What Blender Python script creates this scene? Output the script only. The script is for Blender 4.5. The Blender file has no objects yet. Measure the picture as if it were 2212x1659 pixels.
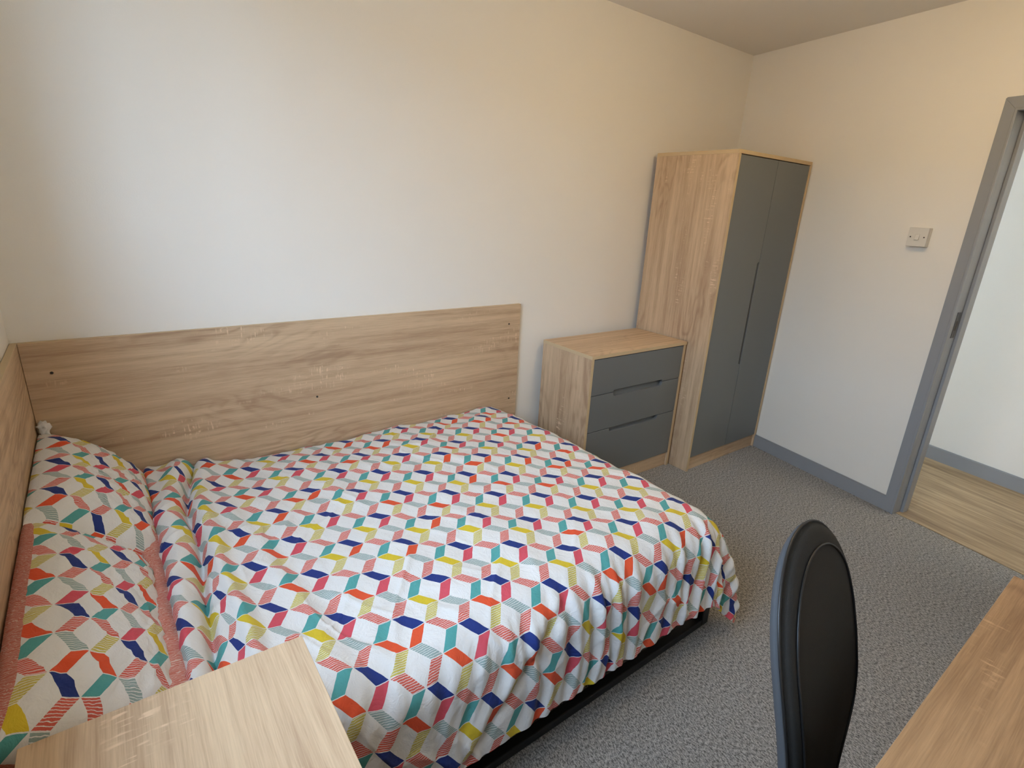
import bpy, bmesh, math, random
import numpy as np
from mathutils import Vector, Matrix

random.seed(7)
SC = bpy.context.scene
COL = SC.collection

# ------------------------------------------------------------------ camera, sky, sun, exposure
cam_d = bpy.data.cameras.new('camera')
cam = bpy.data.objects.new('camera', cam_d)
COL.objects.link(cam)
cam_d.sensor_fit = 'HORIZONTAL'
cam_d.sensor_width = 36.0
cam_d.lens = 36.0 * 1163.74 / 2212.0
cam_d.clip_start = 0.02
_r = Vector((0.79986262, -0.59806153, 0.05042029))
_u = Vector((0.14967339, 0.28011827, 0.94822552))
_f = Vector((0.58122084, 0.75090357, -0.31357003))
m = Matrix.Identity(4)
for i in range(3):
    m[i][0] = _r[i]; m[i][1] = _u[i]; m[i][2] = -_f[i]
m[0][3], m[1][3], m[2][3] = 0.2481, -2.1328, 1.4091
cam.matrix_world = m
SC.camera = cam

world = bpy.data.worlds.new('sky')
SC.world = world
world.use_nodes = True
wb = world.node_tree.nodes['Background']
wb.inputs[0].default_value = (0.74, 1.0, 1.36, 1)
wb.inputs[1].default_value = 5.0

sun_d = bpy.data.lights.new('sun', 'SUN')
sun_d.energy = 4.0
sun_d.angle = 0.02
sun_d.color = (1.0, 0.86, 0.66)
sun = bpy.data.objects.new('sun', sun_d)
COL.objects.link(sun)
sun.rotation_euler = (math.radians(8), math.radians(48), 0)   # from behind the house, lights the street

# daylight through the window (left wall) : sampling portal
WY0, WY1, WZ0, WZ1 = -2.06, -0.78, 1.12, 2.20
por_d = bpy.data.lights.new('window_daylight', 'AREA')
por_d.shape = 'RECTANGLE'
por_d.size = WY1 - WY0
por_d.size_y = WZ1 - WZ0
por_d.cycles.is_portal = True
por = bpy.data.objects.new('window_daylight', por_d)
COL.objects.link(por)
por.location = (-0.13, (WY0 + WY1) / 2, (WZ0 + WZ1) / 2)
por.rotation_euler = (math.radians(90), 0, math.radians(-90))

SC.view_settings.view_transform = 'Standard'
SC.view_settings.look = 'None'
SC.view_settings.gamma = 1.0
SC.view_settings.use_curve_mapping = False
SC.view_settings.exposure = 1.32

# ------------------------------------------------------------------ node helpers
class NT:
    def __init__(s, name):
        s.m = bpy.data.materials.new(name)
        s.m.use_nodes = True
        s.t = s.m.node_tree
        s.t.nodes.clear()
        s.out = s.t.nodes.new('ShaderNodeOutputMaterial')
        s.b = s.t.nodes.new('ShaderNodeBsdfPrincipled')
        s.t.links.new(s.b.outputs[0], s.out.inputs[0])
    def n(s, typ, **kw):
        x = s.t.nodes.new(typ)
        for k, v in kw.items():
            setattr(x, k, v)
        return x
    def put(s, sock, v):
        if hasattr(v, 'is_output') or isinstance(v, bpy.types.NodeSocket):
            s.t.links.new(v, sock)
        else:
            if isinstance(v, (tuple, list)) and len(v) == 3 and sock.type == 'RGBA':
                v = (*v, 1)
            sock.default_value = v
    def math(s, op, a, b=0.0, c=None):
        x = s.n('ShaderNodeMath', operation=op)
        s.put(x.inputs[0], a); s.put(x.inputs[1], b)
        if c is not None: s.put(x.inputs[2], c)
        return x.outputs[0]
    def mix(s, f, a, b, mode='MIX'):
        x = s.n('ShaderNodeMix', data_type='RGBA', blend_type=mode)
        s.put(x.inputs[0], f); s.put(x.inputs[6], a); s.put(x.inputs[7], b)
        return x.outputs[2]
    def noise(s, vec, scale, detail=2, rough=.5, dist=0, dims='3D', w=None):
        x = s.n('ShaderNodeTexNoise', noise_dimensions=dims)
        if vec is not None: s.put(x.inputs['Vector'], vec)
        x.inputs['Scale'].default_value = scale
        x.inputs['Detail'].default_value = detail
        x.inputs['Roughness'].default_value = rough
        x.inputs['Distortion'].default_value = dist
        return x.outputs[0]
    def vec(s, x, y, z=0.0):
        c = s.n('ShaderNodeCombineXYZ')
        s.put(c.inputs[0], x); s.put(c.inputs[1], y); s.put(c.inputs[2], z)
        return c.outputs[0]
    def smooth(s, v, a, b):
        x = s.n('ShaderNodeMapRange', interpolation_type='SMOOTHSTEP')
        s.put(x.inputs[0], v)
        x.inputs[1].default_value = a; x.inputs[2].default_value = b
        return x.outputs[0]
    def uv(s):
        u = s.n('ShaderNodeUVMap'); u.uv_map = 'UVMap'
        sp = s.n('ShaderNodeSeparateXYZ')
        s.t.links.new(u.outputs[0], sp.inputs[0])
        return sp.outputs[0], sp.outputs[1]
    def bump(s, h, strength, dist):
        b = s.n('ShaderNodeBump')
        b.inputs['Strength'].default_value = strength
        b.inputs['Distance'].default_value = dist
        s.put(b.inputs['Height'], h)
        s.t.links.new(b.outputs[0], s.b.inputs['Normal'])
    def col(s, c): s.put(s.b.inputs['Base Color'], c)
    def set(s, **kw):
        for k, v in kw.items():
            s.b.inputs[k.replace('_', ' ')].default_value = v
        return s.m

def lin(r, g, b):
    f = lambda c: (c / 255 / 12.92) if c <= 10 else ((c / 255 + .055) / 1.055) ** 2.4
    return (f(r), f(g), f(b))

def plain(name, c, rough=.5, spec=.5, metal=0.0):
    k = NT(name); k.col(c)
    return k.set(Roughness=rough, Specular_IOR_Level=spec, Metallic=metal)

def mat_wall():
    k = NT('wall_paint')
    tc = k.n('ShaderNodeTexCoord').outputs['Object']
    n = k.noise(tc, 260, 3, .6)
    n2 = k.noise(tc, 35, 2, .5)
    k.col((0.875, 0.825, 0.735))
    k.bump(k.math('ADD', n, k.math('MULTIPLY', n2, .8)), .12, .002)
    return k.set(Roughness=.62, Specular_IOR_Level=.3)

def mat_wood(name, dark, light, fleck=1.0):
    k = NT(name)
    u, v = k.uv()
    w1 = k.noise(k.vec(k.math('MULTIPLY', u, 1.6), k.math('MULTIPLY', v, 5.0)), 1.0, 3, .5, .6)
    ring = k.math('SINE', k.math('MULTIPLY', w1, 75.0))
    ring = k.math('MULTIPLY_ADD', ring, .5, .5)
    ring = k.math('POWER', ring, 2.2)
    st = k.noise(k.vec(k.math('MULTIPLY', u, 1.3), k.math('MULTIPLY', v, 42.0)), 1.0, 4, .6, .3)
    fine = k.noise(k.vec(k.math('MULTIPLY', u, 14.0), k.math('MULTIPLY', v, 420.0)), 1.0, 3, .6)
    broad = k.noise(k.vec(k.math('MULTIPLY', u, 1.0), k.math('MULTIPLY', v, 9.0)), 1.0, 2, .5)
    # fibres: ring strength only in patches
    msk = k.smooth(k.noise(k.vec(k.math('MULTIPLY', u, 1.1), k.math('MULTIPLY', v, 3.2), 4.0), 1.0, 1), .46, .66)
    f = k.math('MULTIPLY_ADD', st, .85, k.math('MULTIPLY', fine, .55))
    f = k.math('ADD', f, k.math('MULTIPLY', broad, .55))
    f = k.math('SUBTRACT', f, k.math('MULTIPLY', k.math('MULTIPLY', ring, msk), .20))
    f = k.smooth(f, .50, 1.30)
    c = k.mix(f, dark, light)
    # pale saw marks across the grain, in patches
    pm = k.smooth(k.noise(k.vec(k.math('MULTIPLY', u, 2.4), k.math('MULTIPLY', v, 9.0), 9.0), 1.0, 3, .6), .56, .66)
    bars = k.noise(k.vec(k.math('MULTIPLY', u, 135.0), k.math('MULTIPLY', v, 13.0), 2.0), 1.0, 1)
    bars = k.smooth(bars, .52, .66)
    brk = k.smooth(k.noise(k.vec(k.math('MULTIPLY', u, 60.0), k.math('MULTIPLY', v, 60.0), 5.0), 1.0, 1), .40, .58)
    saw = k.math('MULTIPLY', k.math('MULTIPLY', pm, bars), k.math('MULTIPLY', brk, .85 * fleck))
    c = k.mix(saw, c, (min(light[0] * 1.18, 1), min(light[1] * 1.2, 1), min(light[2] * 1.25, 1)))
    k.col(c)
    k.bump(k.math('ADD', fine, st), .10, .0008)
    return k.set(Roughness=.52, Specular_IOR_Level=.32)

def mat_carpet():
    k = NT('carpet_loop')
    tc = k.n('ShaderNodeTexCoord').outputs['Object']
    m0 = k.n('ShaderNodeMapping'); m0.inputs['Rotation'].default_value = (0, 0, .187)
    k.t.links.new(tc, m0.inputs[0])
    mp = k.n('ShaderNodeMapping'); mp.inputs['Scale'].default_value = (2.3, 1, 1)
    k.t.links.new(m0.outputs[0], mp.inputs[0])
    a = k.noise(mp.outputs[0], 95, 4, .75)
    b = k.noise(mp.outputs[0], 230, 2, .6)
    g = k.noise(tc, 5, 2, .5)
    f = k.math('ADD', k.math('MULTIPLY', a, .75), k.math('MULTIPLY', b, .35))
    f = k.smooth(f, .42, .68)
    c = k.mix(f, (0.135, 0.125, 0.112), (0.78, 0.74, 0.68))
    c = k.mix(k.math('MULTIPLY', g, .12), c, (0.20, 0.18, 0.15))
    k.col(c)
    k.bump(f, .7, .006)
    return k.set(Roughness=.95, Specular_IOR_Level=.1)

def mat_laminate():
    k = NT('laminate_oak')
    tc = k.n('ShaderNodeTexCoord').outputs['Object']
    sp = k.n('ShaderNodeSeparateXYZ'); k.t.links.new(tc, sp.inputs[0])
    x, y = sp.outputs[0], sp.outputs[1]
    a = k.noise(k.vec(k.math('MULTIPLY', x, 45.0), k.math('MULTIPLY', y, 3.0)), 1.0, 4, .6, .4)
    b = k.noise(k.vec(k.math('MULTIPLY', x, 9.0), k.math('MULTIPLY', y, 1.2)), 1.0, 2, .5)
    f = k.smooth(k.math('ADD', k.math('MULTIPLY', a, .7), k.math('MULTIPLY', b, .4)), .35, .8)
    k.col(k.mix(f, lin(128, 104, 74), lin(190, 165, 128)))
    return k.set(Roughness=.4, Specular_IOR_Level=.4)

def pattern_nodes(k, u, v):
    """printed cube lattice: returns colour. u,v in metres"""
    P, B, C = 0.0640, 0.0462, 0.0320
    A = P - C
    M = k.math
    # hand drawn wobble
    wv = k.vec(u, v, 0.0)
    w1 = k.noise(wv, 38, 2, .6); w2 = k.noise(k.vec(v, u, 3.7), 38, 2, .6)
    u = M('ADD', u, M('MULTIPLY', M('SUBTRACT', w1, .5), .0032))
    v = M('ADD', v, M('MULTIPLY', M('SUBTRACT', w2, .5), .0032))
    n = M('FLOOR', M('DIVIDE', u, P))
    x = M('SUBTRACT', u, M('MULTIPLY', n, P))
    yl = M('SUBTRACT', v, M('MULTIPLY', n, B))
    mm = M('FLOOR', M('DIVIDE', M('ADD', yl, B), 2 * B))
    y = M('SUBTRACT', yl, M('MULTIPLY', mm, 2 * B))
    ay = M('ABSOLUTE', y)
    lo = M('MAXIMUM', 0.0, M('MULTIPLY', M('SUBTRACT', x, C), B / A))
    hi = M('MINIMUM', B, M('MULTIPLY', x, B / A))
    gap = .0009
    ins = M('MULTIPLY', M('GREATER_THAN', ay, M('ADD', lo, gap)), M('LESS_THAN', ay, M('SUBTRACT', hi, gap)))
    isA = M('GREATER_THAN', y, 0.0)
    pn = M('ABSOLUTE', M('MODULO', n, 2.0))
    pm = M('ABSOLUTE', M('MODULO', mm, 2.0))
    wn = k.n('ShaderNodeTexWhiteNoise', noise_dimensions='2D')
    k.t.links.new(k.vec(n, mm, 0.0), wn.inputs['Vector'])
    rnd = wn.outputs['Value']
    teal = (0.10, 0.37, 0.35); salmon = (0.68, 0.13, 0.09); grey = (0.32, 0.41, 0.38)
    yel = (0.60, 0.50, 0.11); gold = (0.70, 0.52, 0.035); orange = (0.78, 0.10, 0.035)
    navy = (0.022, 0.042, 0.20); pink = (0.68, 0.095, 0.125)
    og = k.mix(M('GREATER_THAN', rnd, .52), gold, orange)
    po = k.mix(M('GREATER_THAN', rnd, .78), pink, orange)
    a0 = k.mix(pn, teal, salmon); a1 = k.mix(pn, yel, po)
    b0 = k.mix(pn, salmon, grey); b1 = k.mix(pn, og, navy)
    cA = k.mix(pm, a0, a1); cB = k.mix(pm, b0, b1)
    c = k.mix(isA, cB, cA)
    # hatched pieces: A(0,1) A(1,0) B(0,0) B(0,1)
    hA = M('ABSOLUTE', M('SUBTRACT', pn, pm))
    hB = M('SUBTRACT', 1.0, pm)
    hat = M('ADD', M('MULTIPLY', isA, hA), M('MULTIPLY', M('SUBTRACT', 1.0, isA), hB))
    wob = M('MULTIPLY', M('SUBTRACT', k.noise(wv, 90, 2, .5), .5), .0045)
    ph = M('FRACT', M('DIVIDE', M('ADD', v, wob), .0050))
    line = M('LESS_THAN', M('ABSOLUTE', M('SUBTRACT', ph, .5)), .385)
    keep = M('MAXIMUM', M('SUBTRACT', 1.0, hat), line)
    return c, M('MULTIPLY', ins, keep)

WHITE_CLOTH = (0.80, 0.785, 0.75)
def mat_print(name):
    k = NT(name)
    u, v = k.uv()
    c, f = pattern_nodes(k, u, v)
    wv = k.vec(u, v, 0.0)
    k.col(k.mix(f, WHITE_CLOTH, c))
    n1 = k.noise(wv, 22, 4, .62, 1.4)
    r1 = k.math('ABSOLUTE', k.math('SUBTRACT', n1, .5))
    n2 = k.noise(wv, 60, 3, .6, .8)
    n3 = k.noise(wv, 900, 1)
    h = k.math('ADD', k.math('MULTIPLY', r1, 1.2), k.math('MULTIPLY', n2, .35))
    h = k.math('ADD', h, k.math('MULTIPLY', n3, .03))
    k.bump(h, .34, .012)
    k.b.inputs['Sheen Weight'].default_value = .08
    return k.set(Roughness=.8, Specular_IOR_Level=.2)

def mat_salmon():
    k = NT('salmon_scribble_cotton')
    u, v = k.uv()
    w = k.math('MULTIPLY', k.math('SUBTRACT', k.noise(k.vec(u, v, 0.0), 60, 3, .6), .5), .02)
    ph = k.math('FRACT', k.math('DIVIDE', k.math('ADD', k.math('ADD', v, k.math('MULTIPLY', u, .5)), w), .0042))
    l = k.math('LESS_THAN', k.math('ABSOLUTE', k.math('SUBTRACT', ph, .5)), .36)
    k.col(k.mix(l, (0.70, 0.47, 0.39), (0.58, 0.19, 0.14)))
    k.bump(k.noise(k.vec(u, v, 0.0), 40, 3, .6, 1.0), .5, .012)
    return k.set(Roughness=.85, Specular_IOR_Level=.15)

def mat_chair():
    k = NT('black_chair_fabric')
    tc = k.n('ShaderNodeTexCoord').outputs['Object']
    n = k.noise(tc, 900, 2, .6)
    k.col(k.mix(n, (0.012, 0.012, 0.011), (0.03, 0.03, 0.028)))
    k.bump(n, .25, .002)
    return k.set(Roughness=.75, Specular_IOR_Level=.35)

def mat_brick():
    k = NT('street_brick')
    br = k.n('ShaderNodeTexBrick')
    br.inputs['Scale'].default_value = 4.0
    br.inputs['Color1'].default_value = (0.42, 0.24, 0.14, 1)
    br.inputs['Color2'].default_value = (0.36, 0.20, 0.12, 1)
    br.inputs['Mortar'].default_value = (0.5, 0.45, 0.38, 1)
    tc = k.n('ShaderNodeTexCoord').outputs['Object']
    k.t.links.new(tc, br.inputs[0])
    k.col(br.outputs[0])
    return k.set(Roughness=.9)

MW = mat_wall()
M_CEIL = plain('ceiling_paint', (0.86, 0.825, 0.765), .8, .2)
OAK = mat_wood('sonoma_oak', lin(162, 130, 101), lin(218, 189, 153))
OAK_EDGE = plain('oak_edging', lin(206, 180, 140), .5, .3)
GREYF = plain('matt_grey_front', lin(114, 115, 113), .42, .4)
GREYDARK = plain('grey_recess', lin(84, 84, 84), .6, .3)
TRIM = plain('grey_gloss_trim', lin(150, 151, 152), .33, .5)
BLACK = plain('black_metal', (0.012, 0.012, 0.013), .4, .5)
PLASTIC = plain('white_plastic', (0.72, 0.68, 0.60), .35, .5)
SCREW = plain('dark_screw', (0.05, 0.04, 0.03), .5, .5)
CARPET = mat_carpet()
LAM = mat_laminate()
PRINT = mat_print('cube_print_cotton')
SALMON = mat_salmon()
CHAIRM = mat_chair()
CHAIR_RIM_LIT = plain('lit_grey_chair_rim', (0.075, 0.08, 0.086), .7, .3)  # window light on the backrest rim, painted in as bluish grey
CHAIRP = plain('black_chair_plastic', (0.015, 0.015, 0.015), .4, .5)
WHITEC = plain('white_pillow_cotton', (0.78, 0.76, 0.72), .85, .1)
MATTRESS = plain('mattress_ticking', (0.70, 0.69, 0.66), .85, .1)
UPVC = plain('white_window_plastic', (0.8, 0.8, 0.8), .35, .5)
DOORG = plain('grey_door_paint', lin(150, 152, 155), .4, .5)
OAK_DESK = mat_wood('desk_oak', lin(134, 99, 68), lin(188, 148, 106))
ASPHALT = plain('street_paving', (0.34, 0.29, 0.23), .9, .2)

# ------------------------------------------------------------------ mesh helpers
def finish(name, bm, mat, parent=None, smooth=False, uv=None, grain=None, uvoff=None):
    me = bpy.data.meshes.new(name)
    bm.normal_update()
    if uv is None and grain is not None:
        lay = bm.loops.layers.uv.new('UVMap')
        ox, oy = uvoff if uvoff else (random.uniform(0, 20), random.uniform(0, 20))
        for f in bm.faces:
            n = f.normal
            ax = max(range(3), key=lambda i: abs(n[i]))
            if ax == grain:
                a, b = [i for i in range(3) if i != ax]
            else:
                a = grain; b = [i for i in range(3) if i != ax and i != grain][0]
            for l in f.loops:
                l[lay].uv = (l.vert.co[a] + ox, l.vert.co[b] + oy + ax * 3.1)
    if smooth:
        for f in bm.faces: f.smooth = True
    bm.to_mesh(me); bm.free()
    mats = mat if isinstance(mat, (list, tuple)) else [mat]
    for x in mats: me.materials.append(x)
    o = bpy.data.objects.new(name, me)
    COL.objects.link(o)
    if parent is not None: o.parent = parent
    return o

def add_box(bm, x0, x1, y0, y1, z0, z1, bev=0.0):
    x0, x1 = sorted((x0, x1)); y0, y1 = sorted((y0, y1)); z0, z1 = sorted((z0, z1))
    g = bmesh.ops.create_cube(bm, size=1.0)
    for v in g['verts']:
        v.co = Vector(((x0 + x1) / 2 + v.co.x * (x1 - x0), (y0 + y1) / 2 + v.co.y * (y1 - y0), (z0 + z1) / 2 + v.co.z * (z1 - z0)))
    if bev:
        es = list({e for v in g['verts'] for e in v.link_edges})
        bmesh.ops.bevel(bm, geom=es, offset=bev, segments=2, affect='EDGES', profile=.5)

def box(name, dims, mat, parent=None, grain=None, bev=.001):
    bm = bmesh.new(); add_box(bm, *dims, bev=bev)
    o = finish(name, bm, mat, parent, grain=grain if grain is not None else 0)
    if mat in (OAK, OAK_DESK):
        sz = [abs(dims[1] - dims[0]), abs(dims[3] - dims[2]), abs(dims[5] - dims[4])]
        thin = sz.index(min(sz))
        o.data.materials.append(OAK_EDGE)
        for f in o.data.polygons:
            if abs(f.normal[thin]) < .5: f.material_index = 1
    return o

def extrude_poly(name, pts, axis, d0, d1, mat, parent=None, grain=0, bev=.0012):
    """pts: 2d outline in the plane normal to axis ('y': (x,z), 'x': (y,z), 'z': (x,y))"""
    bm = bmesh.new()
    def P(a, b, d):
        return {'y': (a, d, b), 'x': (d, a, b), 'z': (a, b, d)}[axis]
    v0 = [bm.verts.new(P(a, b, d0)) for a, b in pts]
    v1 = [bm.verts.new(P(a, b, d1)) for a, b in pts]
    n = len(pts)
    bm.faces.new(v0); bm.faces.new(v1[::-1])
    for i in range(n):
        bm.faces.new((v0[i], v0[(i + 1) % n], v1[(i + 1) % n], v1[i]))
    bmesh.ops.recalc_face_normals(bm, faces=bm.faces)
    if bev:
        es = [e for e in bm.edges if e.calc_face_angle(0) > .6]
        bmesh.ops.bevel(bm, geom=es, offset=bev, segments=1, affect='EDGES')
    return finish(name, bm, mat, parent, grain=grain)

def empty(name, loc=(0, 0, 0), rz=0.0):
    o = bpy.data.objects.new(name, None)
    COL.objects.link(o)
    o.location = loc; o.rotation_euler = (0, 0, rz)
    o.empty_display_size = .1
    return o

def tag(o, label, cat, group=None):
    o['label'] = label; o['category'] = cat
    if group: o['group'] = group
    return o

def struct(o):
    o['kind'] = 'structure'
    return o

def add_tube(bm, pts, r, seg=10, closed_ends=True):
    rings = []
    P = [Vector(p) for p in pts]
    for i, p in enumerate(P):
        d = (P[min(i + 1, len(P) - 1)] - P[max(i - 1, 0)]).normalized()
        a = d.orthogonal().normalized() if abs(d.z) > .95 else d.cross(Vector((0, 0, 1))).normalized()
        b = d.cross(a).normalized()
        rr = r[i] if isinstance(r, (list, tuple)) else r
        rings.append([bm.verts.new(p + a * rr * math.cos(2 * math.pi * j / seg) + b * rr * math.sin(2 * math.pi * j / seg)) for j in range(seg)])
    for q, w in zip(rings, rings[1:]):
        for j in range(seg):
            bm.faces.new((q[j], q[(j + 1) % seg], w[(j + 1) % seg], w[j]))
    if closed_ends:
        bm.faces.new(rings[0][::-1]); bm.faces.new(rings[-1])

def tube(name, pts, r, mat, parent=None, seg=10):
    bm = bmesh.new(); add_tube(bm, pts, r, seg)
    bmesh.ops.recalc_face_normals(bm, faces=bm.faces)
    return finish(name, bm, mat, parent, smooth=True)

# value noise in numpy
def vnoise(x, y, seed=0):
    def h(i, j):
        n = (i * 374761393 + j * 668265263 + seed * 1442695041) & 0xffffffff
        n = ((n ^ (n >> 13)) * 1274126177) & 0xffffffff
        return ((n ^ (n >> 16)) & 0xffff) / 32767.5 - 1.0
    xi = np.floor(x).astype(np.int64); yi = np.floor(y).astype(np.int64)
    fx = x - xi; fy = y - yi
    fx = fx * fx * fx * (fx * (fx * 6 - 15) + 10); fy = fy * fy * fy * (fy * (fy * 6 - 15) + 10)
    a = h(xi, yi); b = h(xi + 1, yi); c = h(xi, yi + 1); d = h(xi + 1, yi + 1)
    return (a * (1 - fx) + b * fx) * (1 - fy) + (c * (1 - fx) + d * fx) * fy

def fbm(x, y, seed=0, oct=3):
    s = 0; a = 1.0; t = 0
    for i in range(oct):
        s = s + a * vnoise(x * 2 ** i, y * 2 ** i, seed + i); t += a; a *= .5
    return s / t

def sstep(a, b, x):
    t = np.clip((x - a) / (b - a), 0, 1)
    return t * t * (3 - 2 * t)

def grid_mesh(name, P, UV, mat, parent=None, matidx=None, closed_u=False):
    ny, nx, _ = P.shape
    idx = np.arange(ny * nx).reshape(ny, nx)
    if closed_u:
        idx = np.concatenate([idx, idx[:, :1]], 1)
        UV = np.concatenate([UV, UV[:, :1]], 1)
    f = np.stack([idx[:-1, :-1], idx[:-1, 1:], idx[1:, 1:], idx[1:, :-1]], -1).reshape(-1, 4)
    me = bpy.data.meshes.new(name)
    me.from_pydata(P.reshape(-1, 3).tolist(), [], f.tolist())
    lay = me.uv_layers.new(name='UVMap')
    uvf = np.stack([UV[:-1, :-1], UV[:-1, 1:], UV[1:, 1:], UV[1:, :-1]], 2).reshape(-1, 2)
    lay.data.foreach_set('uv', uvf.astype(np.float32).ravel())
    for x in (mat if isinstance(mat, (list, tuple)) else [mat]): me.materials.append(x)
    if matidx is not None:
        me.polygons.foreach_set('material_index', matidx.astype(np.int32).ravel())
    me.polygons.foreach_set('use_smooth', np.ones(len(f), dtype=bool))
    me.update()
    o = bpy.data.objects.new(name, me)
    COL.objects.link(o)
    if parent is not None: o.parent = parent
    return o

# ------------------------------------------------------------------ room shell
L, H, RA = 3.6157, 2.3451, -0.1874
YF = -2.68
def RW(t, off=0.0):        # point on right wall: t (negative) along it from the corner, off into the room
    return (L - math.sin(RA) * t - math.cos(RA) * off, math.cos(RA) * t - math.sin(RA) * off)

XR_F = L + YF * math.tan(-RA)      # right wall x at the camera-side wall
# wall angle: x decreases with -y
XR_F = RW(YF / math.cos(RA))[0]

bm = bmesh.new()
vs = [bm.verts.new((x, y, 0)) for x, y in ((-.1, .1), (-.1, YF - .1), RW((YF - .1) / math.cos(RA), -.012), RW(.12, -.012))]
vb = [bm.verts.new((v.co.x, v.co.y, -.12)) for v in vs]
bm.faces.new(vs); bm.faces.new(vb[::-1])
for i in range(4): bm.faces.new((vs[i], vb[i], vb[(i + 1) % 4], vs[(i + 1) % 4]))
bmesh.ops.recalc_face_normals(bm, faces=bm.faces)
struct(finish('floor', bm, CARPET))

struct(box('wall_back', (-.14, 3.72, 0, .12, 0, H), MW, bev=0))
struct(box('wall_front', (-.14, 3.3, YF - .12, YF, 0, H), MW, bev=0))
bm = bmesh.new()
add_box(bm, -.14, 0, WY1, 0, 0, H); add_box(bm, -.14, 0, YF, WY0, 0, H)
add_box(bm, -.14, 0, WY0, WY1, 0, WZ0); add_box(bm, -.14, 0, WY0, WY1, WZ1, H)
struct(finish('wall_left', bm, MW))
struct(box('ceiling', (-.14, 5.2, YF - .12, .9, H, H + .12), M_CEIL, bev=0))

# right wall, own frame: local -y runs along the wall, local x<0 is the room
D0, DW, ARW = -1.382, .80, .060         # architrave outer edge, opening width, architrave width
T0 = D0 - ARW + .006                    # opening near edge
T1 = T0 - DW
DZ = 1.9353 - ARW + .006
rw = empty('wall_right', (L, 0, 0), RA)
struct(rw)
WT = .11
bm = bmesh.new()
add_box(bm, 0, WT, T0 + .03, .10, 0, H); add_box(bm, 0, WT, T1 - .03, -3.1, 0, H); add_box(bm, 0, WT, T1 - .03, T0 + .03, DZ + .03, H)
finish('wall_panel', bm, MW, rw)

def architrave(name, pts_in, pts_out, parent):
    pass
# door frame: lining, stop, architraves (door_1)
dr = empty('door_1', (L, 0, 0), RA); struct(dr)
box('lining_latch_side', (-.004, WT + .004, T0 + .03, T0, 0, DZ), TRIM, dr, bev=.002)
box('lining_hinge_side', (-.004, WT + .004, T1 - .03, T1, 0, DZ), TRIM, dr, bev=.002)
box('lining_head', (-.004, WT + .004, T1 - .03, T0 + .03, DZ, DZ + .03), TRIM, dr, bev=.002)
box('door_stop', (.046, .090, T0 - .014, T0, 0, DZ - .014), TRIM, dr, bev=.002)
box('door_stop', (.046, .090, T1, T1 + .014, 0, DZ - .014), TRIM, dr, bev=.002)
box('door_stop', (.046, .090, T1, T0, DZ - .014, DZ), TRIM, dr, bev=.002)
def frame_arch(side):
    x0, x1 = (-.020, 0.0) if side < 0 else (WT, WT + .018)
    a0, a1 = T0 - .008, T1 + .008
    zt = DZ + ARW - .006
    def bar(pts):
        bm = bmesh.new()
        A = [bm.verts.new((x0, y, z)) for y, z in pts]; Bv = [bm.verts.new((x1, y, z)) for y, z in pts]
        bm.faces.new(A); bm.faces.new(Bv[::-1])
        for i in range(4): bm.faces.new((A[i], A[(i + 1) % 4], Bv[(i + 1) % 4], Bv[i]))
        bmesh.ops.recalc_face_normals(bm, faces=bm.faces)
        bmesh.ops.bevel(bm, geom=list(bm.edges), offset=.003, segments=2, affect='EDGES')
        return finish('architrave', bm, TRIM, dr, grain=2)
    bar([(D0, 0), (D0, zt), (T0 - .0, DZ), (T0 - .0, 0)])
    bar([(T1 - ARW + .006, 0), (T1 - ARW + .006, zt), (T1, DZ), (T1, 0)])
    bar([(D0, zt), (T1 - ARW + .006, zt), (T1, DZ), (T0, DZ)])
frame_arch(-1); frame_arch(1)
# small bead along the inner edge of the architrave and strike plate
box('edge_bead', (-.026, -.012, T0 + .010, T0 - .002, 0, DZ + .004), TRIM, dr, bev=.003)
box('edge_bead', (-.026, -.012, T0 + .010, T1 - .010, DZ - .002, DZ + .010), TRIM, dr, bev=.003)
sp = box('strike_plate', (.006, .034, T0 - .0025, T0 + .001, .93, 1.05), plain('worn_steel', (0.10, 0.10, 0.10), .4, .5, .6), dr, bev=.0008)
box('latch_hole', (.012, .026, T0 - .0032, T0, .965, 1.01), SCREW, sp, bev=0)
# door leaf swung into the room, out of view
leaf = box('door_leaf', (-.03 - DW + .01, -.03, T1 - .04, T1 - .002, .006, DZ - .004), DOORG, dr, bev=.002)
bm = bmesh.new(); add_tube(bm, [(-.03 - DW + .07, T1 + .05, 1.0), (-.03 - DW + .19, T1 + .05, 1.0)], .009)
add_tube(bm, [(-.03 - DW + .07, T1 - .002, 1.0), (-.03 - DW + .07, T1 + .05, 1.0)], .010)
finish('lever_handle', bm, plain('brushed_steel', (.5, .5, .5), .3, .5, 1.0), leaf, smooth=True)

# skirting boards
def skirting(name, x0, x1, y0, y1, parent=None, hgt=.078):
    bm = bmesh.new(); add_box(bm, x0, x1, y0, y1, 0, hgt)
    es = [e for e in bm.edges if all(v.co.z > hgt - .001 for v in e.verts)]
    bmesh.ops.bevel(bm, geom=es, offset=.004, segments=2, affect='EDGES')
    return finish(name, bm, TRIM, parent, grain=0)
o = skirting('baseboard_right', -.015, 0, D0, -.02); o.location = (L, 0, 0); o.rotation_euler = (0, 0, RA); struct(o)
struct(skirting('baseboard_back', 1.93, 3.60, -.015, 0))
struct(skirting('baseboard_front', .02, 3.08, YF, YF + .015))

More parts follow.
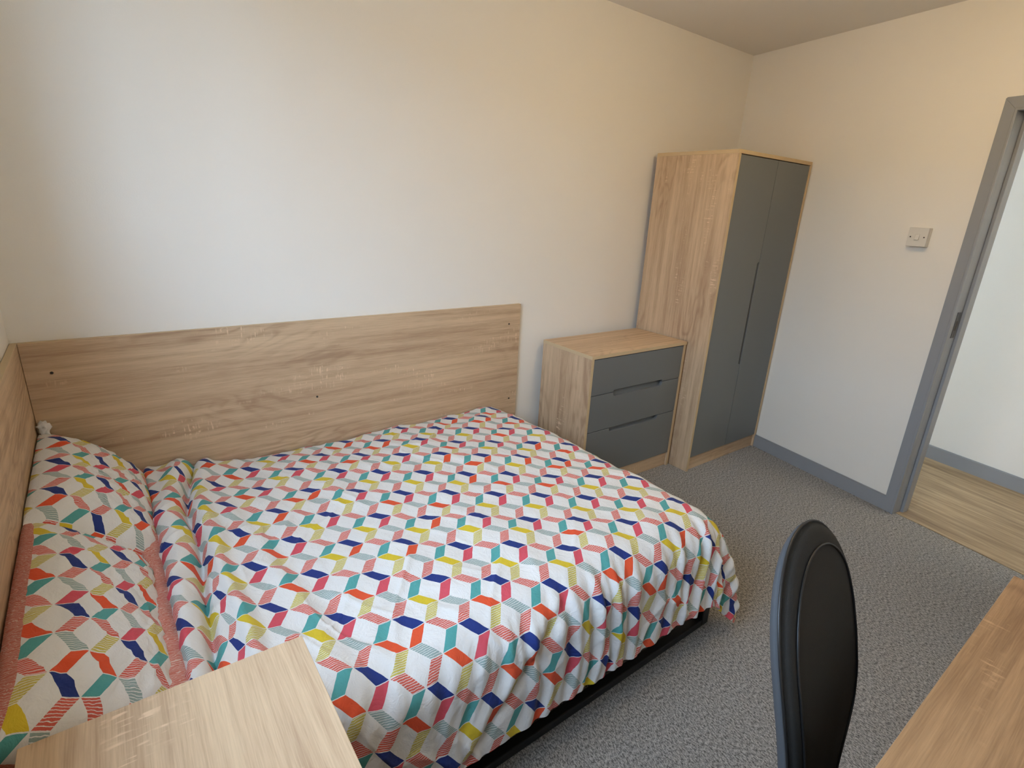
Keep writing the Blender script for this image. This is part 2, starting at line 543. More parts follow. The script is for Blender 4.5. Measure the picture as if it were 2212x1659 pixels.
# hallway beyond the door (same frame as the right wall)
hf = empty('floor_hallway', (L, 0, 0), RA); struct(hf)
box('laminate', (.012, 2.2, -3.1, .9, -.1, .003), LAM, hf, bev=0)
HX = 0.965
hw = empty('wall_hallway', (L, 0, 0), RA); struct(hw)
box('far_wall', (HX, HX + .1, -3.1, .9, 0, H), MW, hw, bev=0)
box('end_wall', (WT, HX, .50, .60, 0, H), MW, hw, bev=0)
box('end_wall', (WT, HX, -3.2, -3.1, 0, H), MW, hw, bev=0)
o = skirting('baseboard_hallway', HX - .015, HX, -3.1, .5, hgt=.088); o.location = (L, 0, 0); o.rotation_euler = (0, 0, RA); struct(o)

# lamps just out of view: pendant over the bed, flush lamp in the hallway
def ceiling_lamp(x, y, rz, label, strength, col, r=.15):
    hl = empty('ceiling_lamp', (x, y, H), rz)
    tag(hl, label, 'lamp')
    bm = bmesh.new(); bmesh.ops.create_cone(bm, cap_ends=True, segments=32, radius1=r, radius2=r, depth=.025)
    for v in bm.verts: v.co.z -= .0125
    finish('base_ring', bm, UPVC, hl)
    bm = bmesh.new(); bmesh.ops.create_uvsphere(bm, u_segments=24, v_segments=12, radius=r * .9)
    for v in bm.verts: v.co.z = v.co.z * .4 - .026
    bmesh.ops.delete(bm, geom=[v for v in bm.verts if v.co.z > -.024], context='VERTS')
    em = NT('warm_lamp_glass'); em.col((.9, .85, .7))
    em.b.inputs['Emission Color'].default_value = (*col, 1); em.b.inputs['Emission Strength'].default_value = strength
    finish('diffuser', bm, em.m, hl, smooth=True)
pn = empty('pendant_lamp', (2.20, -1.38, H))
tag(pn, 'lit globe pendant lamp hanging above the floor between bed and door', 'lamp')
bm = bmesh.new(); bmesh.ops.create_cone(bm, cap_ends=True, segments=24, radius1=.045, radius2=.05, depth=.03)
for v in bm.verts: v.co.z -= .015
finish('ceiling_rose', bm, UPVC, pn)
tube('cord', [(0, 0, -.03), (0, 0, -.09)], .004, UPVC, pn, seg=8)
bm = bmesh.new(); bmesh.ops.create_uvsphere(bm, u_segments=24, v_segments=16, radius=.09)
for v in bm.verts: v.co.z -= .18
em = NT('warm_globe_glass'); em.col((.9, .85, .7))
em.b.inputs['Emission Color'].default_value = (1.0, .73, .38, 1); em.b.inputs['Emission Strength'].default_value = 15.0
finish('globe', bm, em.m, pn, smooth=True)
ceiling_lamp(*RW(-2.9, -.55), RA, 'lit flush ceiling lamp in the hallway beyond the door', 10.0, (1.0, .74, .28))

# window in the left wall (beside the camera)
wn = empty('window_1', (0, 0, 0)); struct(wn)
def fr(name, y0, y1, z0, z1, x0=-.115, x1=-.055, mat=UPVC, bev=.004): return box(name, (x0, x1, y0, y1, z0, z1), mat, wn, bev=bev)
fr('window_frame', WY0, WY0 + .055, WZ0, WZ1); fr('window_frame', WY1 - .055, WY1, WZ0, WZ1)
fr('window_frame', WY0 + .055, WY1 - .055, WZ0, WZ0 + .055); fr('window_frame', WY0 + .055, WY1 - .055, WZ1 - .055, WZ1)
ym = (WY0 + WY1) / 2
fr('mullion', ym - .035, ym + .035, WZ0 + .055, WZ1 - .055)
gl = NT('window_glass')
tr = gl.n('ShaderNodeBsdfTransparent'); gs = gl.n('ShaderNodeBsdfGlossy'); gs.inputs['Roughness'].default_value = .02
mx = gl.n('ShaderNodeMixShader'); mx.inputs[0].default_value = .06
gl.t.links.new(tr.outputs[0], mx.inputs[1]); gl.t.links.new(gs.outputs[0], mx.inputs[2]); gl.t.links.new(mx.outputs[0], gl.out.inputs[0])
fr('pane', WY0 + .055, ym - .035, WZ0 + .055, WZ1 - .055, -.090, -.084, gl.m, 0)
fr('pane', ym + .035, WY1 - .055, WZ0 + .055, WZ1 - .055, -.090, -.084, gl.m, 0)
fr('window_sill', WY0 - .02, WY1 + .02, WZ0 - .022, WZ0, -.05, .035, UPVC, .004)

# the street outside: paving and the terrace opposite
struct(box('ground_street', (-40, -.14, -40, 40, -3.3, -3.0), ASPHALT, bev=0))
struct(box('wall_terrace_opposite', (-19, -14, -30, 30, -3.0, 3.7), mat_brick(), bev=0))

# ------------------------------------------------------------------ wardrobe
def slot_outline(x0, x1, z0, z1, cuts):
    """rectangle outline with rounded notches. cuts: list of (edge, a, b, depth) edge in 'bottom','top','right'"""
    pts = []
    def arc(cx, cz, r, a0, a1, n=5):
        return [(cx + r * math.cos(math.radians(a0 + (a1 - a0) * i / n)), cz + r * math.sin(math.radians(a0 + (a1 - a0) * i / n))) for i in range(n + 1)]
    c = {e: (a, b, d) for e, a, b, d in cuts}
    pts.append((x0, z0))
    if 'bottom' in c:
        a, b, d = c['bottom']; r = d * .8
        pts += [(a, z0)] + arc(a + r, z0 + d - r, r, 180, 90) + arc(b - r, z0 + d - r, r, 90, 0) + [(b, z0)]
    pts.append((x1, z0))
    if 'right' in c:
        a, b, d = c['right']; r = d * .8
        pts += [(x1, a)] + arc(x1 - d + r, a + r, r, 270, 180) + arc(x1 - d + r, b - r, r, 180, 90) + [(x1, b)]
    pts.append((x1, z1))
    if 'top' in c:
        a, b, d = c['top']; r = d * .8
        pts += [(b, z1)] + arc(b - r, z1 - d + r, r, 0, -90) + arc(a + r, z1 - d + r, r, 270, 180) + [(a, z1)]
    pts.append((x0, z1))
    return pts

WX, WW, WD, WH = 2.789, .7176, .497, 1.7234
w = empty('wardrobe', (WX, -.5357, 0), -.0074)
tag(w, 'tall oak-effect wardrobe with two matt grey doors in the corner', 'wardrobe')
T = .018
box('side_panel', (0, T, 0, WD, 0, WH - T), OAK, w, grain=2)
box('side_panel', (WW - T, WW, 0, WD, 0, WH - T), OAK, w, grain=2)
box('top_panel', (0, WW, 0, WD, WH - T, WH), OAK, w, grain=0)
box('bottom_panel', (T, WW - T, .022, WD, .075, .075 + T), OAK, w, grain=0)
box('back_panel', (T, WW - T, WD - .006, WD, .075, WH - T), OAK, w, grain=2)
box('plinth', (T, WW - T, .012, .030, 0, .080), OAK, w, grain=0)
zb, zt_ = .084, WH - T - .004
xm = WW * .5 + .008
extrude_poly('door', slot_outline(T + .002, xm - .0015, zb, zt_, [('right', .600, 1.185, .018)]), 'y', .002, .020, GREYF, w)
extrude_poly('door', slot_outline(xm + .0015, WW - T - .002, zb, zt_, []), 'y', .002, .020, GREYF, w)
box('handle_recess', (xm - .030, xm + .012, .021, .030, .58, 1.205), GREYDARK, w)

# ------------------------------------------------------------------ chest of drawers
KX, KW, KD, KH = 2.0572, .7158, .367, .7507
kc = empty('chest_of_drawers', (KX, -.4061, 0), -.0165)
tag(kc, 'low oak-effect chest with three matt grey drawers beside the wardrobe', 'chest of drawers')
box('side_panel', (0, T, 0, KD, 0, KH - T), OAK, kc, grain=2)
box('side_panel', (KW - T, KW, 0, KD, 0, KH - T), OAK, kc, grain=2)
box('top_panel', (-.001, KW + .001, -.003, KD, KH - T, KH), OAK, kc, grain=0)
box('back_panel', (T, KW - T, KD - .006, KD, 0, KH - T), OAK, kc, grain=0)
box('plinth', (T, KW - T, .012, .030, 0, .082), OAK, kc, grain=0)
z1, z2, z3, z4 = KH - T - .004, .543, .347, .086
sa, sb = KW * .245, KW * .775
def drawer(za, zb_, cuts):
    d = extrude_poly('drawer', slot_outline(T + .002, KW - T - .002, za, zb_, cuts), 'y', .001, .019, GREYF, kc)
    box('drawer_box', (T + .02, KW - T - .02, .034, KD - .02, za + .012, zb_ - .045), GREYDARK, d)
    return d
drawer(z2 + .0015, z1, [('bottom', sa, sb, .010)])
drawer(z3 + .0015, z2 - .0015, [('top', sa, sb, .021)])
drawer(z4, z3 - .0015, [('top', sa, sb, .021)])
for zc in (z2, z3):
    bm = bmesh.new()   # slanted finger scoop behind each gap
    pts = [(sa - .02, .020, zc + .024), (sb + .02, .020, zc + .024), (sb + .02, .034, zc + .010), (sa - .02, .034, zc + .010), (sa - .02, .0195, zc - .032), (sb + .02, .0195, zc - .032)]
    V = [bm.verts.new(p) for p in pts]
    bm.faces.new((V[0], V[1], V[2], V[3])); bm.faces.new((V[3], V[2], V[5], V[4]))
    bmesh.ops.recalc_face_normals(bm, faces=bm.faces)
    g = bmesh.ops.solidify(bm, geom=list(bm.faces), thickness=-.003)
    finish('finger_groove', bm, GREYF, kc)

# ------------------------------------------------------------------ wall panels round the bed
PX1, PZ = 1.914, .9454
sp1 = empty('bed_side_panel', (0, 0, 0))
tag(sp1, 'long oak-effect board screwed along the wall behind the bed', 'wall panel')
box('board', (.019, PX1, -.019, -.001, .18, PZ), OAK, sp1, grain=0)
for x, z in ((.083, .847), (.883, .630), (1.845, .849), (1.867, .451), (.083, .40)):
    bm = bmesh.new(); bmesh.ops.create_cone(bm, cap_ends=True, segments=14, radius1=.0048, radius2=.0040, depth=.003)
    bmesh.ops.rotate(bm, verts=bm.verts, cent=(0, 0, 0), matrix=Matrix.Rotation(math.pi / 2, 3, 'X'))
    bmesh.ops.translate(bm, verts=bm.verts, vec=(x, -.0195, z))
    finish('screw_head', bm, SCREW, sp1)
sp2 = box('headboard', (.001, .018, -1.40, -.001, .18, PZ), OAK, None, grain=1)
tag(sp2, 'oak-effect headboard panel at the pillow end of the bed', 'headboard')

# ------------------------------------------------------------------ bed
BX0, BX1, BY0, BY1 = .03, 1.835, -.035, -1.325
bed = empty('bed', ((BX0 + BX1) / 2, (BY0 + BY1) / 2, 0))
tag(bed, 'black metal bed frame under the patterned duvet', 'bed')
bx, by = (BX1 - BX0) / 2, (BY0 - BY1) / 2
q = .04
for sx in (-1, 1):
    for sy in (-1, 1):
        box('leg', (sx * bx, sx * (bx - q), sy * by, sy * (by - q), .0, .285), BLACK, bed, bev=.004)
for sy in (-1, 1):
    box('floor_rail', (-bx + q, bx - q, sy * by, sy * (by - .03), 0, .03), BLACK, bed, bev=.004)
    box('side_rail', (-bx + q, bx - q, sy * by, sy * (by - .03), .235, .285), BLACK, bed, bev=.004)
for sx in (-1, 1):
    box('end_rail', (sx * bx, sx * (bx - .03), -by + q, by - q, .235, .285), BLACK, bed, bev=.004)
    box('floor_rail', (sx * bx, sx * (bx - .03), -by + q, by - q, 0, .03), BLACK, bed, bev=.004)
box('centre_rail', (-bx + .03, bx - .03, -.02, .02, .21, .262), BLACK, bed, bev=.002)
slat = None
for i in range(12):
    x = -bx + .10 + i * (2 * bx - .2) / 11
    if slat is None:
        slat = box('slat', (-.03, .03, -by + .03, by - .03, .263, .279), OAK_EDGE, bed, bev=.002); slat.location = (x, 0, 0)
    else:
        s2 = slat.copy(); COL.objects.link(s2); s2.parent = bed; s2.location = (x, 0, 0)
bm = bmesh.new(); add_box(bm, BX0 + .01, BX1 - .075, BY0, BY1 + .055, .286, .400, bev=.05)
mt = finish('mattress', bm, MATTRESS, None, smooth=True)
tag(mt, 'pale mattress on the black bed frame, hidden under the duvet', 'mattress')

# ------------------------------------------------------------------ duvet
def build_duvet():
    # profile across the bed length: s -> (x, z offset), with turned ridges next to the pillows
    xs = np.concatenate([np.linspace(.262, .60, 120), np.linspace(.603, 1.72, 230)])
    FX = 1.715                                    # start of the roll at the foot
    TY = -1.222                                   # start of the roll on the near side
    ns_over = 60; over_s = .33
    s_top = xs
    s_over = np.linspace(0, over_s, ns_over)[1:]
    ny_top = 250
    t_top = np.linspace(-.028, TY, ny_top)
    nt_over = 110; over_t = .375
    t_over = np.linspace(0, over_t, nt_over)[1:]
    sx = np.concatenate([np.minimum(s_top, FX), np.full(len(s_over), FX)])
    a = np.concatenate([np.maximum(s_top - FX, 0), np.maximum(s_top[-1] - FX, 0) + s_over])
    ty = np.concatenate([t_top, np.full(len(t_over), TY)])
    b = np.concatenate([np.zeros(ny_top), t_over])
    SX, TYY = np.meshgrid(sx, ty); A, B = np.meshgrid(a, b)
    SF = SX + A                                   # fabric coordinates
    TF = -TYY + B
    rho = np.sqrt(A * A + B * B) + 1e-9
    ca, cb = A / rho, B / rho
    phi = np.arctan2(B, A)
    R = .125
    th = np.minimum(rho / R, math.radians(80))
    outw = R * np.sin(th); drop = R * (1 - np.cos(th))
    rest = np.maximum(rho - R * math.radians(80), 0)
    outw = outw + rest * .16; drop = drop + rest * .985
    # corner: cloth hangs in loose cone folds
    corner = np.clip(4 * ca * ca * cb * cb, 0, 1)
    hang = sstep(.05, .35, rho)
    outw = outw + corner * hang * (.045 + .030 * np.sin(phi * 9.0 + 1.2))
    X = SX + outw * ca
    Y = TYY - outw * cb
    # top height
    z = .440 + .024 * np.sin(np.clip((-TYY) / 1.2, 0, 1) * math.pi * .62)
    z = z - .012 * sstep(.25, .0, -TYY) * sstep(.45, .8, SX)
    z = z + .030 * np.exp(-((SX - .32) / .17) ** 2)
    nz = fbm(SF * 4.2, TF * 4.2, 11, 2)
    top = 1 - sstep(0, .1, rho)
    z = z + .009 * nz
    z = z + .007 * fbm(SF * 9, TF * 9, 5, 2) * (.4 + .6 * top)
    Z = z - drop
    # folds beside the pillows (run along y)
    wob = .018 * fbm(TF * 3.0, TF * 0 + .3, 31, 2)
    c2 = .352 + wob * .6 + .065 * np.clip((.45 - TF) / .4, 0, 1) ** 1.5 - .03 * np.clip((TF - .6) / .4, 0, 1.3); c1 = c2 - .045; c3 = c2 + .042 + .030 * sstep(.7, 1.1, TF)
    amp = sstep(-.02, .2, TF) * .4 + .6
    fade = 1 - .5 * sstep(.15, .33, B)
    Z = Z + fade * amp * (.030 * np.exp(-((SX - c1) / .034) ** 2) - .034 * np.exp(-((SX - c2) / .011) ** 2) + .024 * np.exp(-((SX - c3) / .022) ** 2)
        * (.5 + .5 * sstep(.05, .5, TF)))
    c4 = .47 + .10 * (TF - .6) + wob
    Z = Z + .008 * np.exp(-((SX - c4) / .03) ** 2) * sstep(.25, .6, TF) - .006 * np.exp(-((SX - c4 - .05) / .03) ** 2) * sstep(.2, .6, TF)
    # hem beside the pillows rolls down
    Z = Z + .010 * np.exp(-((SX - .27) / .03) ** 2) - .022 * np.clip(1 - (SX - .262) / .016, 0, 1) ** 2
    # tucked, lumpy edge at the wall
    edge = sstep(.07, 0, -TYY)
    Z = Z - edge * (.012 + .014 * fbm(SF * 9, SF * 0, 77, 3)) 
    P = np.stack([X, Y, Z], -1)
    # normals for wrinkle displacement
    du = np.gradient(P, axis=1); dv = np.gradient(P, axis=0)
    N = np.cross(dv, du); N /= np.linalg.norm(N, axis=-1, keepdims=True) + 1e-12
    N *= np.sign(N[..., 2:3] + N[..., 1:2] * -.3 + .15 + 1e-9)
    # drape folds: pleats fall from the roll of the near side
    sh = SF + .28 * B + .05 * fbm(SF * 3, B * 3, 41, 2)
    pl = np.sin(sh * 2 * math.pi / .078 + 2.2 * fbm(SF * 5, B * 2, 43, 2)) * .6 + np.sin(sh * 2 * math.pi / .043 + 3 * fbm(SF * 6, B * 3, 47, 2)) * .4
    pl = np.sign(pl) * np.abs(pl) ** .8
    gate = sstep(.75, 1.10, SF) * (.55 + .45 * fbm(SF * 4, B * 0 + 2, 51, 2)) + .25
    ampf = sstep(.01, .17, B) * (1 - .35 * sstep(.27, .40, B)) * gate
    disp = .0140 * pl * ampf * (1 - corner * .5)
    # foot side pleats
    sh2 = TF + .2 * A
    disp = disp + .007 * np.sin(sh2 * 2 * math.pi / .09 + 3 * fbm(TF * 4, A * 2, 53, 2)) * sstep(.03, .2, A) * (1 - corner)
    # long diagonal crease on the near side by the bedside table
    dl = (SF - 1.02) * .62 + (B - .16) * .78
    disp = disp - .010 * np.exp(-(dl / .016) ** 2) * sstep(.06, .12, B) * sstep(1.22, 1.0, SF) * sstep(.66, .78, SF)
    disp = disp + .008 * np.exp(-((dl + .035) / .028) ** 2) * sstep(.06, .12, B) * sstep(1.2, 1.0, SF) * sstep(.66, .78, SF)
    # crumple creases all over
    def rid(f1, f2, seed, sharp=3):
        n = fbm(f1, f2, seed, 2)
        return np.clip(1 - np.abs(n) * sharp, 0, 1) ** 2
    ang = .7
    U1 = SF * math.cos(ang) + TF * math.sin(ang); V1 = -SF * math.sin(ang) + TF * math.cos(ang)
    disp = disp + .0066 * rid(U1 * 9, V1 * 3.0, 61) * (.35 + .65 * sstep(-.2, .4, fbm(SF * 3, TF * 3, 67, 2)))
    U2 = SF * math.cos(-.5) + TF * math.sin(-.5); V2 = -SF * math.sin(-.5) + TF * math.cos(-.5)
    disp = disp + .0052 * rid(U2 * 12, V2 * 4.0, 71) * sstep(-.1, .4, fbm(SF * 2.5, TF * 2.5, 73, 2))
    disp = disp + .0012 * fbm(SF * 40, TF * 28, 83, 2)
    P = P + N * disp[..., None]
    # pressed back by the bedside cabinet
    k = sstep(.56, .44, P[..., 0])
    lim = -1.322
    over = np.minimum(P[..., 1] - lim, 0)
    P[..., 1] -= over * k
    # wavy hem: bottom edge height
    P[..., 1] = np.minimum(P[..., 1], -.022)
    P[..., 2] = np.maximum(P[..., 2], .035)
    # arclength correction of the fabric coordinate over the ridges
    dx = np.diff(P[60, :, 0]); dz = np.diff(P[60, :, 2])
    arc = np.concatenate([[0], np.cumsum(np.sqrt(dx * dx + dz * dz))])
    i0 = int(np.argmin(np.abs(sx - .62)))
    SFa = np.where(SX < .62, .62 - (arc[i0] - arc)[None, :] + 0 * SX, SF)
    # print runs with its axis reversed on the duvet; (.679, .602) is a lattice vertex
    UV = np.stack([.679 - SFa + .064 * 40, TF - .602 + .0462 * 40], -1)
    d = grid_mesh('duvet', P, UV, PRINT)
    return d, P
duvet, DP = build_duvet()
tag(duvet, 'white duvet with a colourful cube print spread over the bed', 'duvet')
# coral underside showing along the hem next to the pillows
ny = 250
hy = DP[:ny, 0, :]
tt = np.linspace(0, 1, 7)
lip = .018 + .022 * np.clip(.35 + fbm(hy[:, 1] * 11, hy[:, 1] * 0, 91, 3) * 1.4, 0, 1)
LP = np.zeros((ny, 7, 3)); LU = np.zeros((ny, 7, 2))
for j, f in enumerate(tt):
    LP[:, j, 0] = hy[:, 0] + .008 - (lip + .008) * math.sin(f * math.pi * .5)
    LP[:, j, 1] = hy[:, 1]
    LP[:, j, 2] = hy[:, 2] + .012 + .016 * math.sin(f * math.pi * .8) - .006 * f ** 1.6 + .004 * fbm(hy[:, 1] * 40, hy[:, 1] * 0 + f * 2, 95, 2)
    LU[:, j, 0] = f * .03; LU[:, j, 1] = hy[:, 1]
lipo = grid_mesh('duvet_underside', LP, LU, SALMON, duvet)
lipo['label'] = 'coral scribbled underside of the duvet hem'

# ------------------------------------------------------------------ pillows
def pillow(name, yc, wy, front, back, thick, seed, rot180, seam=None, tilt_y=0.0, phase=(0, 0)):
    """front/back: (x,z) of the lower front and upper back ends of the mid line"""
    nu, nv = 70, 90
    u = np.linspace(-1, 1, nu); v = np.linspace(-1, 1, nv)
    U, V = np.meshgrid(u, v)
    fx, fz = front; bx_, bz = back
    ln = math.hypot(fx - bx_, fz - bz)
    dxn, dzn = (fx - bx_) / ln, (fz - bz) / ln          # along u (back -> front, downhill)
    nx_, nz_ = -dzn, dxn                                # outward (up/front)
    # soft pinched outline
    yy = yc - V * wy / 2 * (1 - .05 * (1 - U * U)) - tilt_y * U
    ee = U * (1 - .05 * (1 - V * V) * 0)
    th = thick * np.power(np.clip(1 - np.abs(U) ** 3.0, 0, 1), .55) * np.power(np.clip(1 - np.abs(V) ** 4.5, 0, 1), .5)
    sheets = []
    for sgn in (1, -1):
        t = th * (1.0 if sgn > 0 else .75)
        w = .010 * fbm(U * 2.2, V * 3.0, seed, 3) + .005 * np.clip(1 - np.abs(fbm(U * 4, V * 9, seed + 3, 2)) * 3, 0, 1)
        t = np.maximum(t + w * (th / thick), 0) if sgn > 0 else t
        # along-axis position; top end curls over
        al = (U + 1) / 2 * ln
        bow = .0
        X = bx_ + dxn * al + nx_ * sgn * t
        Z = bz + dzn * al + nz_ * sgn * t
        P = np.stack([X, yy, Z], -1)
        # keep clear of the headboard, wall panel
        P[..., 0] = np.maximum(P[..., 0], .020 + .002 * np.abs(V))
        P[..., 1] = np.minimum(P[..., 1], -.021)
        sheets.append(P)
    al = (U + 1) / 2 * (ln + thick * .9)
    uvx = al; uvy = V * wy / 2
    if rot180: UV = np.stack([uvx + phase[0] + 1.28, -uvy + phase[1] + 1.85], -1)
    else: UV = np.stack([-uvx + phase[0] + 2.56, uvy + phase[1] + 1.85], -1)
    # join both sheets
    top, bot = sheets
    Pall = np.concatenate([top.reshape(-1, 3), bot.reshape(-1, 3)])
    idx = np.arange(nu * nv).reshape(nv, nu)
    f1 = np.stack([idx[:-1, :-1], idx[1:, :-1], idx[1:, 1:], idx[:-1, 1:]], -1).reshape(-1, 4)
    o2 = nu * nv
    f2 = np.stack([idx[:-1, :-1], idx[:-1, 1:], idx[1:, 1:], idx[1:, :-1]], -1).reshape(-1, 4) + o2
    me = bpy.data.meshes.new(name)
    me.from_pydata(Pall.tolist(), [], np.concatenate([f1, f2]).tolist())
    lay = me.uv_layers.new(name='UVMap')
    g1 = np.stack([UV[:-1, :-1], UV[1:, :-1], UV[1:, 1:], UV[:-1, 1:]], 2).reshape(-1, 2)
    g2 = np.stack([UV[:-1, :-1], UV[:-1, 1:], UV[1:, 1:], UV[1:, :-1]], 2).reshape(-1, 2)
    lay.data.foreach_set('uv', np.concatenate([g1, g2]).astype(np.float32).ravel())
    me.materials.append(PRINT); me.materials.append(SALMON)
    Uc = ((U[:-1, :-1] + U[1:, 1:]) / 2).reshape(-1)
    m1 = np.zeros(len(f1)) if seam is None else (Uc < seam).astype(float)
    me.polygons.foreach_set('material_index', np.concatenate([m1, np.ones(len(f2))]).astype(np.int32))
    me.polygons.foreach_set('use_smooth', np.ones(len(f1) + len(f2), dtype=bool))
    bmx = bmesh.new(); bmx.from_mesh(me)
    bmesh.ops.remove_doubles(bmx, verts=bmx.verts, dist=1e-5)
    bmesh.ops.recalc_face_normals(bmx, faces=bmx.faces)
    bmx.to_mesh(me); bmx.free()
    me.update()
    o = bpy.data.objects.new(name, me)
    COL.objects.link(o)
    return o
p1 = pillow('pillow', -.335, .63, (.252, .425), (.004, .658), .086, 3, False, None, phase=(.02, .03))
tag(p1, 'cube-print pillow in the corner against the side panel', 'pillow')
p2 = pillow('pillow', -.945, .69, (.232, .430), (.004, .655), .086, 9, True, -.885, tilt_y=.0, phase=(.0, .0))
tag(p2, 'cube-print pillow nearest the bedside cabinet, coral reverse showing', 'pillow')
# white pillow corner sticking out of the case
bm = bmesh.new(); bmesh.ops.create_icosphere(bm, subdivisions=3, radius=1)
for v in bm.verts:
    c = v.co
    k = 1 + .25 * math.sin(5 * c.x + 3 * c.z) * math.cos(4 * c.y + 2 * c.x)
    k *= 1 + .35 * math.sin(9 * c.z + 4 * c.y) * math.sin(7 * c.x)
    v.co = Vector((.036 + c.x * .016 * k, -.048 + c.y * .020 * k, .680 + c.z * .024 * k))
tuft = finish('pillow_corner', bm, WHITEC, p1, smooth=True)
tuft['label'] = 'crumpled white pillow corner poking from the case'

# ------------------------------------------------------------------ bedside cabinet
BZ = .69
bs = empty('bedside_cabinet', (0, 0, 0), 0)
tag(bs, 'oak-effect bedside cabinet with a bare flat top', 'bedside cabinet')
bx0, bx1, bya, byb = .065, .433, -1.336, -1.74
bs.location = (bx0, bya, 0); bs.rotation_euler = (0, 0, -.0142)
bw, bd = bx1 - bx0, bya - byb
box('top_panel', (0, bw, -bd, 0, BZ - .018, BZ), OAK, bs, grain=1)
box('side_panel', (.001, .019, -bd + .002, -.002, 0, BZ - .018), OAK, bs, grain=2)
box('side_panel', (bw - .019, bw - .001, -bd + .002, -.002, 0, BZ - .018), OAK, bs, grain=2)
box('back_panel', (.019, bw - .019, -.012, -.004, 0, BZ - .018), OAK, bs, grain=2)
box('plinth', (.019, bw - .019, -bd + .014, -bd + .032, 0, .08), OAK, bs, grain=0)
hh = (BZ - .018 - .084 - .012) / 3
for i in range(3):
    za = .084 + i * (hh + .004)
    extrude_poly('drawer', slot_outline(.021, bw - .021, za, za + hh, [('top', bw * .25, bw * .75, .02)]), 'y', -bd + .001, -bd + .019, GREYF, bs)

# ------------------------------------------------------------------ desk
dk = empty('desk', (.45, -2.0287, 0))
tag(dk, 'oak-effect desk with a clear top in the near right corner', 'desk')
dw, dd = 1.6592 - .45, .60
box('desk_top', (0, dw, -dd, 0, .718, .740), OAK_DESK, dk, grain=0)
box('side_panel', (.001, .019, -dd + .003, -.02, 0, .718), OAK_DESK, dk, grain=2)
box('side_panel', (dw - .019, dw - .001, -dd + .003, -.02, 0, .718), OAK_DESK, dk, grain=2)
box('modesty_panel', (.019, dw - .019, -dd + .02, -dd + .038, .35, .718), OAK_DESK, dk, grain=0)

# ------------------------------------------------------------------ light switch
sw = empty('light_switch', (*RW(-1.1984, 0), 1.3657), RA)
tag(sw, 'white plastic light switch on the wall beside the doorway', 'light switch')
box('back_box', (-.022, 0, -.043, .043, -.043, .043), PLASTIC, sw, bev=.003)
box('face_plate', (-.030, -.022, -.043, .043, -.043, .043), PLASTIC, sw, bev=.002)
bm = bmesh.new(); add_box(bm, -.036, -.030, -.0085, .0085, -.013, .013, bev=.001)
for v in bm.verts:
    if v.co.x < -.032: v.co.x += .004 * (v.co.z + .013) / .026
finish('rocker', bm, PLASTIC, sw, grain=0)
for y in (-.030, .030):
    bm = bmesh.new(); bmesh.ops.create_cone(bm, cap_ends=True, segments=14, radius1=.0032, radius2=.0028, depth=.0016)
    bmesh.ops.rotate(bm, verts=bm.verts, cent=(0, 0, 0), matrix=Matrix.Rotation(math.pi / 2, 3, 'Y'))
    bmesh.ops.translate(bm, verts=bm.verts, vec=(-.0304, y, 0))
    finish('screw', bm, SCREW, sw)

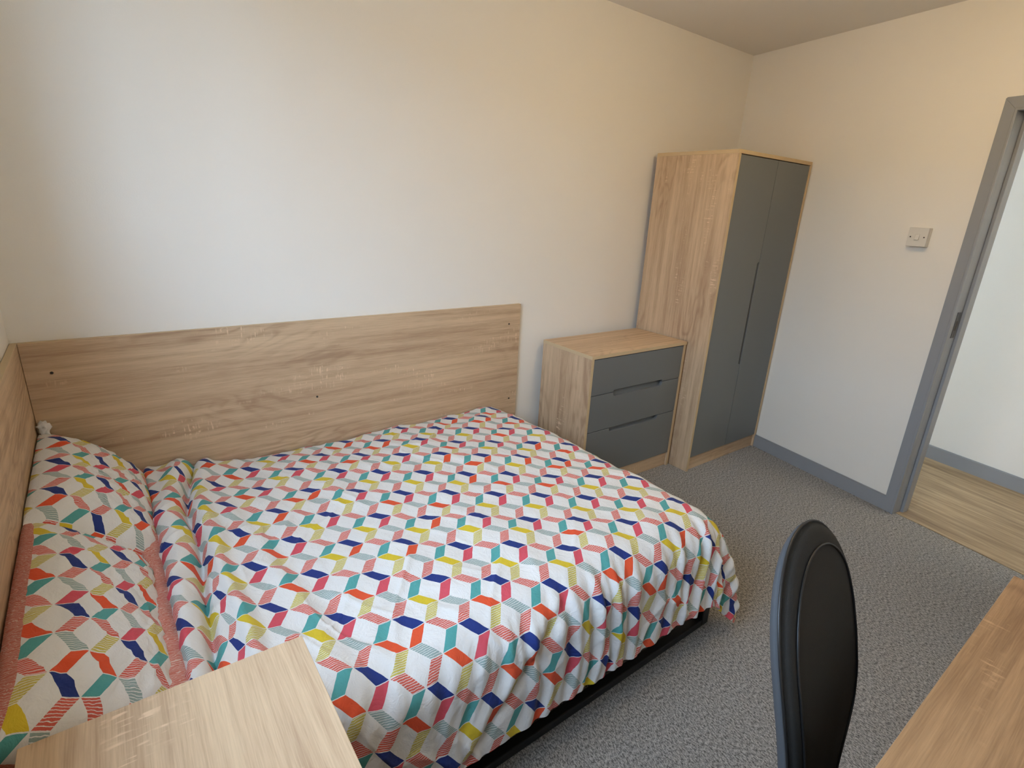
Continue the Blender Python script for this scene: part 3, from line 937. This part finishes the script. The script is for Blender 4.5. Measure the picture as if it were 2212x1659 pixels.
# ------------------------------------------------------------------ office chair
def build_chair():
    c = empty('office_chair', (1.122, -1.888, 0), math.radians(10))
    tag(c, 'black padded office chair pushed up to the desk', 'chair')
    # back cushion: outline half-width along height, front faces -y
    zs = np.array([.360, .42, .45, .48, .51, .553, .613, .683, .753, .823, .860, .883, .905, .918, .926, .929])
    hw = np.array([.040, .052, .072, .112, .152, .180, .186, .185, .183, .172, .151, .129, .098, .068, .035, .0])
    yb = .27 * (zs - .7) + .29 * (zs - .7) ** 2
    def shell(name, off_f, off_b, infl, grow, mat, seam=False):
        n = 56
        bmx = bmesh.new()
        lay = bmx.loops.layers.uv.new('UVMap')
        # outline polygon (ordered)
        right = [(hw[i] + (grow if hw[i] > 0 else 0), zs[i]) for i in range(len(zs))]
        pts = []
        # resample smooth outline
        import itertools
        full = [(-x, z) for x, z in right][::-1][1:] if False else None
        prof = right
        ol = [(x, z) for x, z in prof] + [(-x, z) for x, z in prof[::-1][1:]]
        ring = np.array(ol)
        # catmull resample
        d = np.concatenate([[0], np.cumsum(np.hypot(*np.diff(np.vstack([ring, ring[:1]]), axis=0).T))])
        tot = d[-1]
        samp = np.linspace(0, tot, n, endpoint=False)
        rx = np.interp(samp, d, np.append(ring[:, 0], ring[0, 0])); rz = np.interp(samp, d, np.append(ring[:, 1], ring[0, 1]))
        for _ in range(2):
            rx = (np.roll(rx, 1) + 2 * rx + np.roll(rx, -1)) / 4; rz = (np.roll(rz, 1) + 2 * rz + np.roll(rz, -1)) / 4
        cz = .68
        layers = [(off_b + .0, .0), (off_b - .002, .55), (off_b - .0, .93), (off_b - .010, .985), (off_b - .02, 1.0), (off_f + .016, 1.0), (off_f + .006, .985), (off_f, .94), (off_f - infl * .55, .72), (off_f - infl * .9, .4), (off_f - infl, 0.0)]
        rings = []
        for (yo, sc) in layers:
            r_ = []
            if sc == 0:
                r_ = [bmx.verts.new((0, np.interp(cz, zs, yb) + yo, cz))]
            else:
                for j in range(n):
                    x = rx[j] * sc; z = cz + (rz[j] - cz) * sc
                    curve = -.006 * (abs(x) / .19) ** 2
                    r_.append(bmx.verts.new((x, np.interp(z, zs, yb) + yo + curve, z)))
            rings.append(r_)
        for li, (q_, w_) in enumerate(zip(rings, rings[1:])):
            for j in range(n):
                a0, a1 = q_[j % len(q_)], q_[(j + 1) % len(q_)]
                b0, b1 = w_[j % len(w_)], w_[(j + 1) % len(w_)]
                vsx = []
                for vv in (a0, a1, b1, b0):
                    if vv not in vsx: vsx.append(vv)
                if len(vsx) >= 3:
                    fc = bmx.faces.new(vsx); fc.material_index = 1 if 2 <= li <= 4 else 0  # rim band takes the grey with light painted in
        bmesh.ops.recalc_face_normals(bmx, faces=bmx.faces)
        o = finish(name, bmx, [mat, CHAIR_RIM_LIT], c, smooth=True)
        return o, rings
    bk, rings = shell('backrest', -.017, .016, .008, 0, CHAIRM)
    # piping: rim seam and inset seam
    def seam(scale, yo, r, nm):
        n = 72
        right = [(hw[i], zs[i]) for i in range(len(zs))]
        ol = right + [(-x, z) for x, z in right[::-1][1:]]
        ring = np.array(ol)
        d = np.concatenate([[0], np.cumsum(np.hypot(*np.diff(np.vstack([ring, ring[:1]]), axis=0).T))])
        samp = np.linspace(0, d[-1], n, endpoint=False)
        rx = np.interp(samp, d, np.append(ring[:, 0], ring[0, 0])); rz = np.interp(samp, d, np.append(ring[:, 1], ring[0, 1]))
        for _ in range(2):
            rx = (np.roll(rx, 1) + 2 * rx + np.roll(rx, -1)) / 4; rz = (np.roll(rz, 1) + 2 * rz + np.roll(rz, -1)) / 4
        pts = []
        for j in range(n + 1):
            x = rx[j % n] * scale; z = .68 + (rz[j % n] - .68) * scale
            pts.append((x, float(np.interp(z, zs, yb)) + yo - .006 * (abs(x) / .19) ** 2, z))
        return tube(nm, pts, r, CHAIRP, bk, seg=6)
    seam(1.0, -.002, .0022, 'rim_piping')
    seam(.88, -.0205, .0020, 'inset_piping')
    # spine, seat, column, base, castors
    bm = bmesh.new(); add_box(bm, -.03, .03, -.045, -.028, .36, .56, bev=.006)
    finish('spine', bm, CHAIRP, c, grain=2)
    bm = bmesh.new(); add_box(bm, -.205, .205, -.58, -.17, .405, .462, bev=.03)
    finish('seat', bm, CHAIRM, c, smooth=True, grain=0)
    bm = bmesh.new(); add_box(bm, -.05, .05, -.40, -.025, .365, .413, bev=.01)
    finish('mechanism', bm, CHAIRP, c, grain=0)
    tube('gas_column', [(0, -.31, .10), (0, -.31, .25), (0, -.31, .25), (0, -.31, .39)], [.027, .027, .016, .016], CHAIRP, c, seg=16)
    base = tube('base_hub', [(0, -.31, .075), (0, -.31, .13)], [.05, .04], CHAIRP, c, seg=16)
    for i in range(5):
        an = i * 2 * math.pi / 5 + .3
        ex, ey = math.cos(an), math.sin(an)
        tube('base_arm', [(ex * .03, -.31 + ey * .03, .105), (ex * .24, -.31 + ey * .24, .075)], [.022, .014], CHAIRP, c, seg=8)
        bm = bmesh.new()
        px, py = -ey, ex
        for s in (-1, 1):
            add_tube(bm, [(ex * .24 + px * s * .006, -.31 + ey * .24 + py * s * .006, .028), (ex * .24 + px * s * .022, -.31 + ey * .24 + py * s * .022, .028)], .028, 14)
        add_tube(bm, [(ex * .24, -.31 + ey * .24, .03), (ex * .24, -.31 + ey * .24, .085)], .007, 8)
        finish('castor', bm, CHAIRP, c, smooth=True)
    return c
build_chair()
